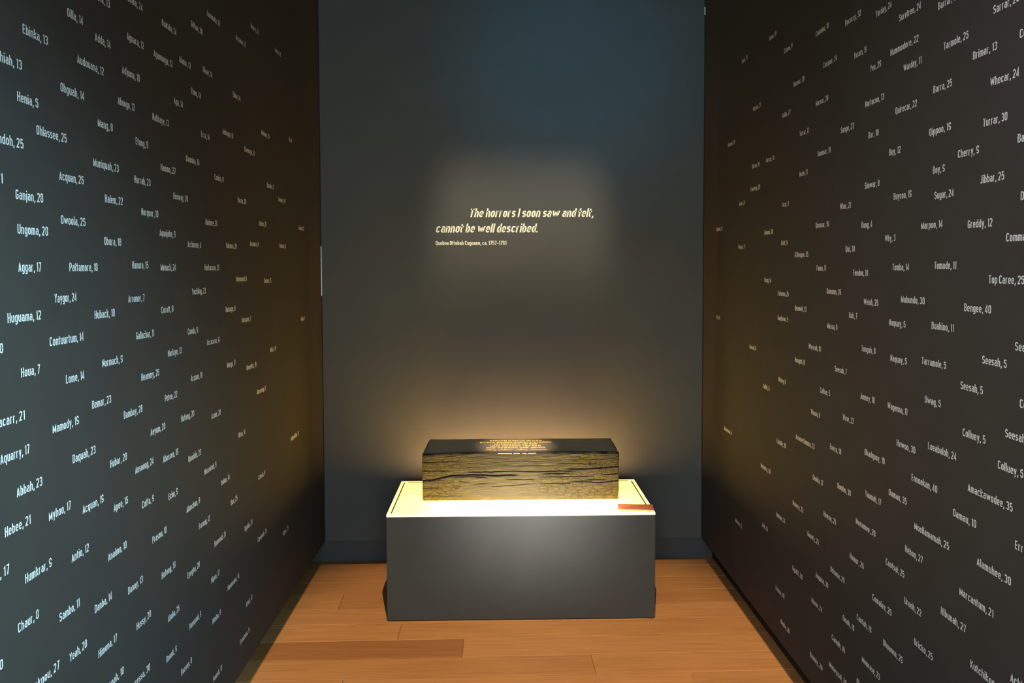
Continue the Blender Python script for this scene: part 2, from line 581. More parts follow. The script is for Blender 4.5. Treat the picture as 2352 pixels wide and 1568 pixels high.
def beam_mesh():
    NU = 420
    # cross-section walked from the bottom front edge up, over the top, down the back: (face, t)
    sec = [('f', i / 120.0) for i in range(121)] + [('t', i / 36.0) for i in range(1, 37)] + [('b', i / 16.0) for i in range(1, 17)] + [('u', i / 10.0) for i in range(1, 10)]
    hy, hz = (BY1 - BY0), BH
    verts = []
    for i in range(NU + 1):
        u = i / NU
        eu = min(u, 1 - u)
        rnd = 1.0 - 0.0 if eu > 0.012 else math.sqrt(max(0.0, 1 - (1 - eu / 0.012) ** 2))
        for face, t in sec:
            n1 = noise.noise(Vector((u * 4, t * 3, 3.1)))
            n2 = noise.noise(Vector((u * 26, t * 40, 7.7)))
            if face == 'f':
                v = 1 - t
                y_ = 0.0 + front_dent(u, v) + 0.0022 * n1 + 0.0011 * n2
                # broken, lifting lower edge and worn top arris
                z_ = t * hz
                if t < 0.06:
                    y_ += (0.06 - t) / 0.06 * (0.004 + 0.006 * abs(noise.noise(Vector((u * 14, 2.0, 0)))))
                if t > 0.94:
                    y_ += ((t - 0.94) / 0.06) ** 2 * (0.006 + 0.004 * noise.noise(Vector((u * 20, 5, 0))))
                z_ += -0.0085 * (1 - math.sin(PI * min(1, max(0, u * 1.1)))) * (t ** 3) * (1 if u < 0.5 else 0.45)
            elif face == 't':
                y_ = t * hy
                z_ = hz + 0.0015 * n1
                if t < 0.10:
                    z_ -= ((0.10 - t) / 0.10) ** 2 * (0.006 + 0.003 * noise.noise(Vector((u * 20, 5, 0))))
                    y_ = t * hy + ((0.10 - t) / 0.10) ** 2 * 0.006
                z_ += -0.0085 * (1 - math.sin(PI * min(1, max(0, u * 1.1)))) * (1 - t) ** 3 * (1 if u < 0.5 else 0.45)
                if t > 0.9:
                    z_ -= ((t - 0.95) / 0.05) ** 2 * 0.002 if t > 0.95 else 0.0
            elif face == 'b':
                y_ = hy - 0.002 * n1
                z_ = hz * (1 - t) - (0.004 if t < 0.1 else 0)
            else:
                y_ = hy * (1 - t)
                z_ = 0.0
            # pull the section in at the two ends for worn end arrises
            cy_, cz_ = hy / 2, hz / 2
            k = 0.955 + 0.045 * rnd
            y_ = cy_ + (y_ - cy_) * k
            z_ = max(0.0, cz_ + (z_ - cz_) * (0.975 + 0.025 * rnd))
            flare = (y_ / hy) * (0.010 if u > 0.5 else 0.0) * (u - 0.5) * 2
            x_ = u * BL + flare + 0.003 * noise.noise(Vector((t * 6, 1.0 if u > .5 else 2.0, 9))) * (1 if eu < 0.004 else 0)
            # the upper corners at the ends slope inwards
            if z_ > hz * 0.95 and face == 't':
                x_ += (0.004 + 0.006 * t) * (1 if u < 0.02 else (-1 if u > 0.98 else 0)) * (1 - eu / 0.02)
            verts.append((x_ - BL / 2, y_ - hy / 2, z_))
    n = len(sec)
    faces, mats = [], []
    for i in range(NU):
        for j in range(n):
            k = (j + 1) % n
            faces.append((i * n + j, (i + 1) * n + j, (i + 1) * n + k, i * n + k))
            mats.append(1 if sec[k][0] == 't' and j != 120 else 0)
    faces.append(tuple(range(n)))
    mats.append(0)
    faces.append(tuple(NU * n + j for j in reversed(range(n))))
    mats.append(0)
    me = bpy.data.meshes.new('timber')
    me.from_pydata(verts, [], faces)
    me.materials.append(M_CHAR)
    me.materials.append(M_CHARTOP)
    for p, mi in zip(me.polygons, mats):
        p.material_index = mi
        p.use_smooth = len(p.vertices) == 4
    me.update()
    return me


beam = tag(empty('charred_beam', ((BX0 + BX1) / 2, (BY0 + BY1) / 2, ZP)),
           'thick block of charred cracked timber with glowing inscription on top, lying on lightbox', 'timber beam')
tb = bpy.data.objects.new('timber', beam_mesh())
COL.objects.link(tb)
tb.parent = beam

# ------------------------------------------------------------------ lettering: a narrow grotesque drawn as strokes
class Face:
    """Glyphs as centre-line strokes; every stroke becomes a ribbon of quads. Cap height is 1."""
    def __init__(s, t, wd, xh=0.74, gap=0.115):
        s.t, s.wd, s.xh, s.gap = t, wd, xh, gap
        s.cache = {}

    def arc(s, x0, x1, y0, y1, a0, a1, n=7):
        cx, rx = (x0 + x1) / 2, (x1 - x0) / 2
        ry = min((y1 - y0) / 2, max(rx * 1.15, 0.05))
        steps = max(2, int(abs(a1 - a0) / 180 * n) + 1)
        pts = []

        def sgn(i):
            return math.sin(math.radians(a0 + (a1 - a0) * i / steps)) > 0
        for i in range(steps + 1):
            r = math.radians(a0 + (a1 - a0) * i / steps)
            sn, cs = math.sin(r), math.cos(r)
            if abs(sn) < 1e-6:
                for k in ((i + 1,) if i == 0 else (i - 1,) if i == steps else (i - 1, i + 1)):
                    pts.append((cx + rx * cs, y1 - ry if sgn(k) else y0 + ry))
            else:
                pts.append((cx + rx * cs, (y1 - ry if sn > 0 else y0 + ry) + ry * sn))
        return pts

    def glyph(s, ch):
        if ch in s.cache: return s.cache[ch]
        t, A = s.t, s.arc
        h = t / 2
        xh = s.xh
        X, C, B, AS, DS = xh - h, 1 - h, h, 1.03, -0.25
        wl, wc, wm = 0.27 * s.wd, 0.31 * s.wd, 0.52 * s.wd
        w = wl
        S = []
        if ch == ' ': s.cache[ch] = ([], 0.20 * s.wd); return s.cache[ch]
        if ch == 'a':
            S = [A(0, w, B, X, 150, 0) + [(w, 0)], [(w, 0.44)] + [(w * .6, 0.44)] + A(0, w, B, 0.44, 110, 270) + [(w, B + 0.07)]]
        elif ch == 'b': S = [[(0, 0), (0, AS)], A(0, w, B, X, 150, -150)]
        elif ch == 'c': S = [A(0, w, B, X, 15, 345)]
        elif ch == 'd': S = [[(w, 0), (w, AS)], A(0, w, B, X, 30, 330)]
        elif ch == 'e': S = [[(0, 0.37), (w, 0.37)], [(w, 0.37 - h)] + A(0, w, B, X, 0, 340)]
        elif ch == 'f': w = .13 * s.wd; S = [[(.03, 0)] + A(.03, .03 + w * 1.5, .3, AS - h, 180, 80), [(-h - .06, X), (w + .09, X)]]
        elif ch == 'g': S = [A(0, w, B, X, 30, 330), [(w, xh)] + A(0, w, DS + h, 0.3, 0, -150)]
        elif ch == 'h': S = [[(0, 0), (0, AS)], A(0, w, 0, X, 150, 0) + [(w, 0)]]
        elif ch == 'i': w = 0; S = [[(0, 0), (0, xh)], [(0, .87), (0, 1.02)]]
        elif ch == 'j': w = .04; S = [[(w, xh)] + A(-.14, w, DS + h, .3, 0, -90), [(w, .87), (w, 1.02)]]
        elif ch == 'k': S = [[(0, 0), (0, AS)], [(w, xh), (0, .27)], [(w * .35, .43), (w * 1.08, 0)]]
        elif ch == 'l': w = 0; S = [[(0, 0), (0, AS)]]
        elif ch == 'm': w = wm * .9; S = [[(0, 0), (0, xh)], A(0, w / 2, 0, X, 150, 0) + [(w / 2, 0)], A(w / 2, w, 0, X, 150, 0) + [(w, 0)]]
        elif ch == 'n': S = [[(0, 0), (0, xh)], A(0, w, 0, X, 150, 0) + [(w, 0)]]
        elif ch == 'o': S = [A(0, w, B, X, 90, 450)]
        elif ch == 'p': S = [[(0, DS), (0, xh)], A(0, w, B, X, 150, -150)]
        elif ch == 'q': S = [[(w, DS), (w, xh)], A(0, w, B, X, 30, 330)]
        elif ch == 'r': w = .17 * s.wd; S = [[(0, 0), (0, xh)], A(0, wl, 0, X, 150, 75)]
        elif ch == 's': w *= .92; S = [A(0, w, .38, X, 20, 250) + A(0, w, B, .38, 70, -160)]
        elif ch == 't': w = .13 * s.wd; S = [[(.02, .95)] + A(.02, .02 + w * 1.5, B, .6, 180, 285), [(-h - .06, X), (w + .08, X)]]
        elif ch == 'u': S = [[(w, 0), (w, xh)], [(0, xh)] + A(0, w, B, xh, 180, 330)]
        elif ch == 'v': S = [[(0, xh), (w / 2, 0)], [(w, xh), (w / 2, 0)]]
        elif ch == 'w': w = wm * (1.25 if t > .15 else 1.05); S = [[(0, xh), (w * .25, 0)], [(w * .5, xh), (w * .25, 0)], [(w * .5, xh), (w * .75, 0)], [(w, xh), (w * .75, 0)]]
        elif ch == 'x': S = [[(0, xh), (w, 0)], [(0, 0), (w, xh)]]
        elif ch == 'y': S = [[(0, xh), (w * .5, 0)], [(w, xh), (w * .38, DS)], [(w * .02, DS + h * .8), (w * .42, DS + h * .8)]]
        elif ch == 'z': S = [[(0, X), (w, X), (0, B), (w, B)]]
        else:
            w = wc
            if ch == 'A': w *= 1.1; S = [[(0, 0), (w / 2, 1)], [(w, 0), (w / 2, 1)], [(w * .2, .25), (w * .8, .25)]]
            elif ch == 'B': S = [[(0, 0), (0, 1)], [(0, C)] + [(w * .4, C)] + A(0, w * .95, .53, C, 80, -80) + [(0, .53)], [(w * .4, .53)] + A(0, w, B, .53, 80, -80) + [(0, B)]]
            elif ch == 'C': S = [A(0, w, B, C, 10, 350)]
            elif ch == 'D': S = [[(0, 0), (0, 1)], [(0, C), (w * .4, C)] + A(0, w, B, C, 80, -80) + [(0, B)]]
            elif ch == 'E': w *= .84; S = [[(0, 0), (0, 1)], [(0, C), (w, C)], [(0, .52), (w * .9, .52)], [(0, B), (w, B)]]
            elif ch == 'F': w *= .82; S = [[(0, 0), (0, 1)], [(0, C), (w, C)], [(0, .5), (w * .9, .5)]]
            elif ch == 'G': S = [A(0, w, B, C, 10, 360) + [(w, .46), (w * .5, .46)]]
            elif ch == 'H': S = [[(0, 0), (0, 1)], [(w, 0), (w, 1)], [(0, .52), (w, .52)]]
            elif ch == 'I': w = 0; S = [[(0, 0), (0, 1)]]
            elif ch == 'J': w *= .75; S = [[(w, 1)] + A(0, w, B, .7, 0, -170)]
            elif ch == 'K': w *= 1.05; S = [[(0, 0), (0, 1)], [(w, 1), (0, .36)], [(w * .32, .56), (w * 1.05, 0)]]
            elif ch == 'L': w *= .8; S = [[(0, 0), (0, 1)], [(0, B), (w, B)]]
            elif ch == 'M': w = .46 * s.wd; S = [[(0, 0), (0, 1)], [(w, 0), (w, 1)], [(0, 1), (w / 2, .06)], [(w, 1), (w / 2, .06)]]
            elif ch == 'N': S = [[(0, 0), (0, 1)], [(w, 0), (w, 1)], [(0, 1), (w, 0)]]
            elif ch == 'O': S = [A(0, w, B, C, 90, 450)]
            elif ch == 'P': S = [[(0, 0), (0, 1)], [(0, C), (w * .4, C)] + A(0, w, .42, C, 80, -80) + [(0, .42)]]
            elif ch == 'Q': S = [A(0, w, B, C, 90, 450), [(w * .55, .18), (w * 1.05, -.12)]]
            elif ch == 'R': S = [[(0, 0), (0, 1)], [(0, C), (w * .4, C)] + A(0, w, .46, C, 80, -80) + [(0, .46)], [(w * .5, .46), (w * 1.02, 0)]]
            elif ch == 'S': S = [A(0, w, .52, C, 15, 250) + A(0, w, B, .52, 70, -165)]
            elif ch == 'T': w *= .98; S = [[(w / 2, 0), (w / 2, 1)], [(-.04, C), (w + .04, C)]]
            elif ch == 'U': S = [[(0, 1)] + A(0, w, B, 1, 180, 360) + [(w, 1)]]
            elif ch == 'V': w *= 1.08; S = [[(0, 1), (w / 2, 0)], [(w, 1), (w / 2, 0)]]
            elif ch == 'W': w = .58 * s.wd; S = [[(0, 1), (w * .25, 0)], [(w * .5, 1), (w * .25, 0)], [(w * .5, 1), (w * .75, 0)], [(w, 1), (w * .75, 0)]]
            elif ch == 'Y': w *= 1.08; S = [[(0, 1), (w / 2, .40)], [(w, 1), (w / 2, .40)], [(w / 2, .45), (w / 2, 0)]]
            elif ch == '0': S = [A(0, w, B, C, 90, 450)]
            elif ch == '1': w *= .42; S = [[(w, 0), (w, 1)], [(w, .93), (0, .80)]]
            elif ch == '2': S = [A(0, w, .5, C, 170, -20) + [(0, B), (w, B)]]
            elif ch == '3': S = [A(0, w, .53, C, 165, -75) + [(w * .35, .53)], [(w * .5, .53)] + A(0, w, B, .53, 75, -165)]
            elif ch == '4': S = [[(w * .78, 0), (w * .78, 1), (0, .3), (0, .24), (w * 1.12, .24)]]
            elif ch == '5': S = [[(w * .95, C), (w * .08, C), (w * .04, .5)] + A(0, w, B, .6, 130, -165)]
            elif ch == '6': S = [A(0, w, B, .6, 90, 450), [(0, .3)] + A(0, w, .3, C, 180, 20)]
            elif ch == '7': w *= .92; S = [[(0, C), (w, C), (w * .36, 0)]]
            elif ch == '8': S = [A(0, w, .53, C, 90, 450), A(0, w, B, .53, 90, 450)]
            elif ch == '9': S = [A(0, w, .4, C, 90, 450), [(w, .7)] + A(0, w, B, .7, 0, -160)]
            elif ch == ',': w = .03; S = [[(w, .14), (w, .02), (w - .05, -.15)]]
            elif ch == '.': w = 0; S = [[(0, 0), (0, .16)]]
            elif ch == '-': w *= .8; S = [[(-.03, .42), (w + .03, .42)]]
            else: S = [[(0, 0), (0, 1)]]
        s.cache[ch] = (S, w)
        return s.cache[ch]

    def layout(s, text):
        """-> strokes of the line with baseline at 0 and its width"""
        x = s.t / 2
        out = []
        last = 0
        for ch in text:
            S, w = s.glyph(ch)
            if ch == ' ':
                x += w
                continue
            for st in S:
                out.append([(px + x, py) for px, py in st])
            last = x + w + s.t / 2
            x += w + s.t + s.gap * s.wd
        return out, last


def ribbon(strokes, t, fx, verts, faces):
    """Turn strokes into quads of width t; fx maps (x, y) to a 3D point."""
    h = t / 2
    for st in strokes:
        p = [st[0]]
        for q in st[1:]:
            if math.hypot(q[0] - p[-1][0], q[1] - p[-1][1]) > 1e-4:
                p.append(q)
        if len(p) < 2: continue
        if len(p) == 2 and abs(p[1][0] - p[0][0]) > 0.02 and abs(p[1][1] - p[0][1]) > 0.8 * abs(p[1][0] - p[0][0]):
            # a diagonal keeps level ends
            k = 0.92 * h * math.hypot(p[1][0] - p[0][0], p[1][1] - p[0][1]) / abs(p[1][1] - p[0][1])
            b0 = len(verts)
            for px, py in p:
                verts.append(fx(px - k, py))
                verts.append(fx(px + k, py))
            faces.append((b0, b0 + 1, b0 + 3, b0 + 2) if p[0][1] < p[1][1] else (b0 + 1, b0, b0 + 2, b0 + 3))
            continue
        closed = math.hypot(p[0][0] - p[-1][0], p[0][1] - p[-1][1]) < 1e-3 and len(p) > 3
        if closed: p = p[:-1]
        n = len(p)

        def dirn(a, b):
            dx, dy = b[0] - a[0], b[1] - a[1]
            l = math.hypot(dx, dy)
            return dx / l, dy / l
        base = len(verts)
        for i in range(n):
            if closed or 0 < i < n - 1:
                d0 = dirn(p[i - 1], p[i])
                d1 = dirn(p[i], p[(i + 1) % n])
            elif i == 0:
                d0 = d1 = dirn(p[0], p[1])
            else:
                d0 = d1 = dirn(p[-2], p[-1])
            nx, ny = -(d0[1] + d1[1]), d0[0] + d1[0]
            l = math.hypot(nx, ny)
            if l < 1e-3:
                nx, ny, l = -d0[1], d0[0], 1
            nx, ny = nx / l, ny / l
            k = h / max(0.45, nx * -d0[1] + ny * d0[0])
            verts.append(fx(p[i][0] + nx * k, p[i][1] + ny * k))
            verts.append(fx(p[i][0] - nx * k, p[i][1] - ny * k))
        for i in range(n if closed else n - 1):
            j = (i + 1) % n
            faces.append((base + 2 * i, base + 2 * i + 1, base + 2 * j + 1, base + 2 * j))


REG = Face(0.132, 1.0, gap=0.095)
BOLD = Face(0.158, 1.0, gap=0.075)

def text_mesh(name, face, text, cap, fx, mat, parent=None, width=None, shear=0.0):
    """fx(x, y) -> 3D with x along the line and y up, in metres."""
    st, wnat = face.layout(text)
    sx = cap if not width else width / wnat
    verts, faces = [], []
    ribbon(st, face.t, lambda x, y_: fx(x * sx + shear * y_ * cap, y_ * cap), verts, faces)
    return mesh_obj(name, verts, faces, mat, parent)


# quotation on the back wall
CAPQ = 0.0465
q = tag(empty('wall_quotation', (0.09, D - 0.001, 1.80)),
        'cream italic two-line quotation with small credit line, lit on dark back wall', 'wall text')
for nm, txt, fc, xa, xb, z, cap, sh in (('quotation_line', 'The horrors I soon saw and felt,', BOLD, -0.156, 0.512, 1.873, 0.0465, 0.21),
                                        ('quotation_line', 'cannot be well described.', BOLD, -0.335, 0.212, 1.7915, 0.0465, 0.21),
                                        ('credit_line', 'Quobna Ottobah Cugoano, ca. 1757-1791', BOLD, -0.335, 0.0444, 1.7245, 0.0222, 0.0)):
    o = text_mesh(nm, fc, txt, cap, lambda x, y_, xa=xa, z=z: (xa + x - 0.09, -0.0004, z + y_ - 1.80), M_CREAM, q, xb - xa, sh)
    if nm == 'credit_line': o['label'] = 'small upright credit line'

# inscription on the beam's top face
TY0 = BY0 + (BY1 - BY0) / 2
WIDE = Face(0.13, 1.9, gap=0.10)
for txt, xa, xb, y_ in (('EHIVAN KAN LE NI KAN', -0.044, 0.217, 3.876), ('BYALA BIMOKI KUKALA KI IMOKI', -0.095, 0.264, 3.838),
                        ('UN PERSONA UN SER', -0.024, 0.189, 3.800), ('UMA PESSOA UM SER', -0.043, 0.207, 3.761), ('ONE PERSON ONE BEING', -0.062, 0.226, 3.722)):
    text_mesh('inscription_line', WIDE, txt, 0.021, lambda x, v, xa=xa, yy=y_: (xa + x - (BX0 + BX1) / 2, yy + v - TY0, BH + 0.0014), M_GLOW, beam, xb - xa)
# the last line is in a flowing cursive script
cur = []
x = 0.0
rr = random.Random(4)
for word in ((3, 1), (4, 0), (3, 1), (5, 0)):
    nseg, tail = word
    p = []
    for k in range(nseg * 4 + 1):
        p.append((x + k * 0.17, 0.16 + 0.22 * abs(math.sin(k * 0.9 + word[0])) + (0.5 if k == nseg * 2 and nseg < 5 else 0)))
    if tail:
        p += [(p[-1][0] + 0.15, -0.05), (p[-1][0] - 0.05, -0.3)]
    cur.append(p)
    cur.append([(x + 0.5, 0.85), (x + 0.62, 0.85)])
    x += nseg * 0.68 + 0.75
vv, ff = [], []
sxc = 0.304 / (x - 0.75)
ribbon(cur, 0.16, lambda a, v: (-0.070 + a * sxc - (BX0 + BX1) / 2, 3.686 + v * 0.019 - TY0, BH + 0.0014), vv, ff)
tag(mesh_obj('inscription_line', vv, ff, M_GLOW, beam), 'cursive script line')
# gilded chips along the front top edge, the spot's glint put in as glow
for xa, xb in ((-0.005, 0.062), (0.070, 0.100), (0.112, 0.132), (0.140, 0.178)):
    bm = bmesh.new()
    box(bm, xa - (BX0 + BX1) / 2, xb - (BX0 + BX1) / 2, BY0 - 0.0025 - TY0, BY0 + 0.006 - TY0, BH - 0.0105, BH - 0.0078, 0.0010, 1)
    tag(bm_obj('edge_sliver', bm, M_GLOW, beam), 'glowing sliver on the front top edge')

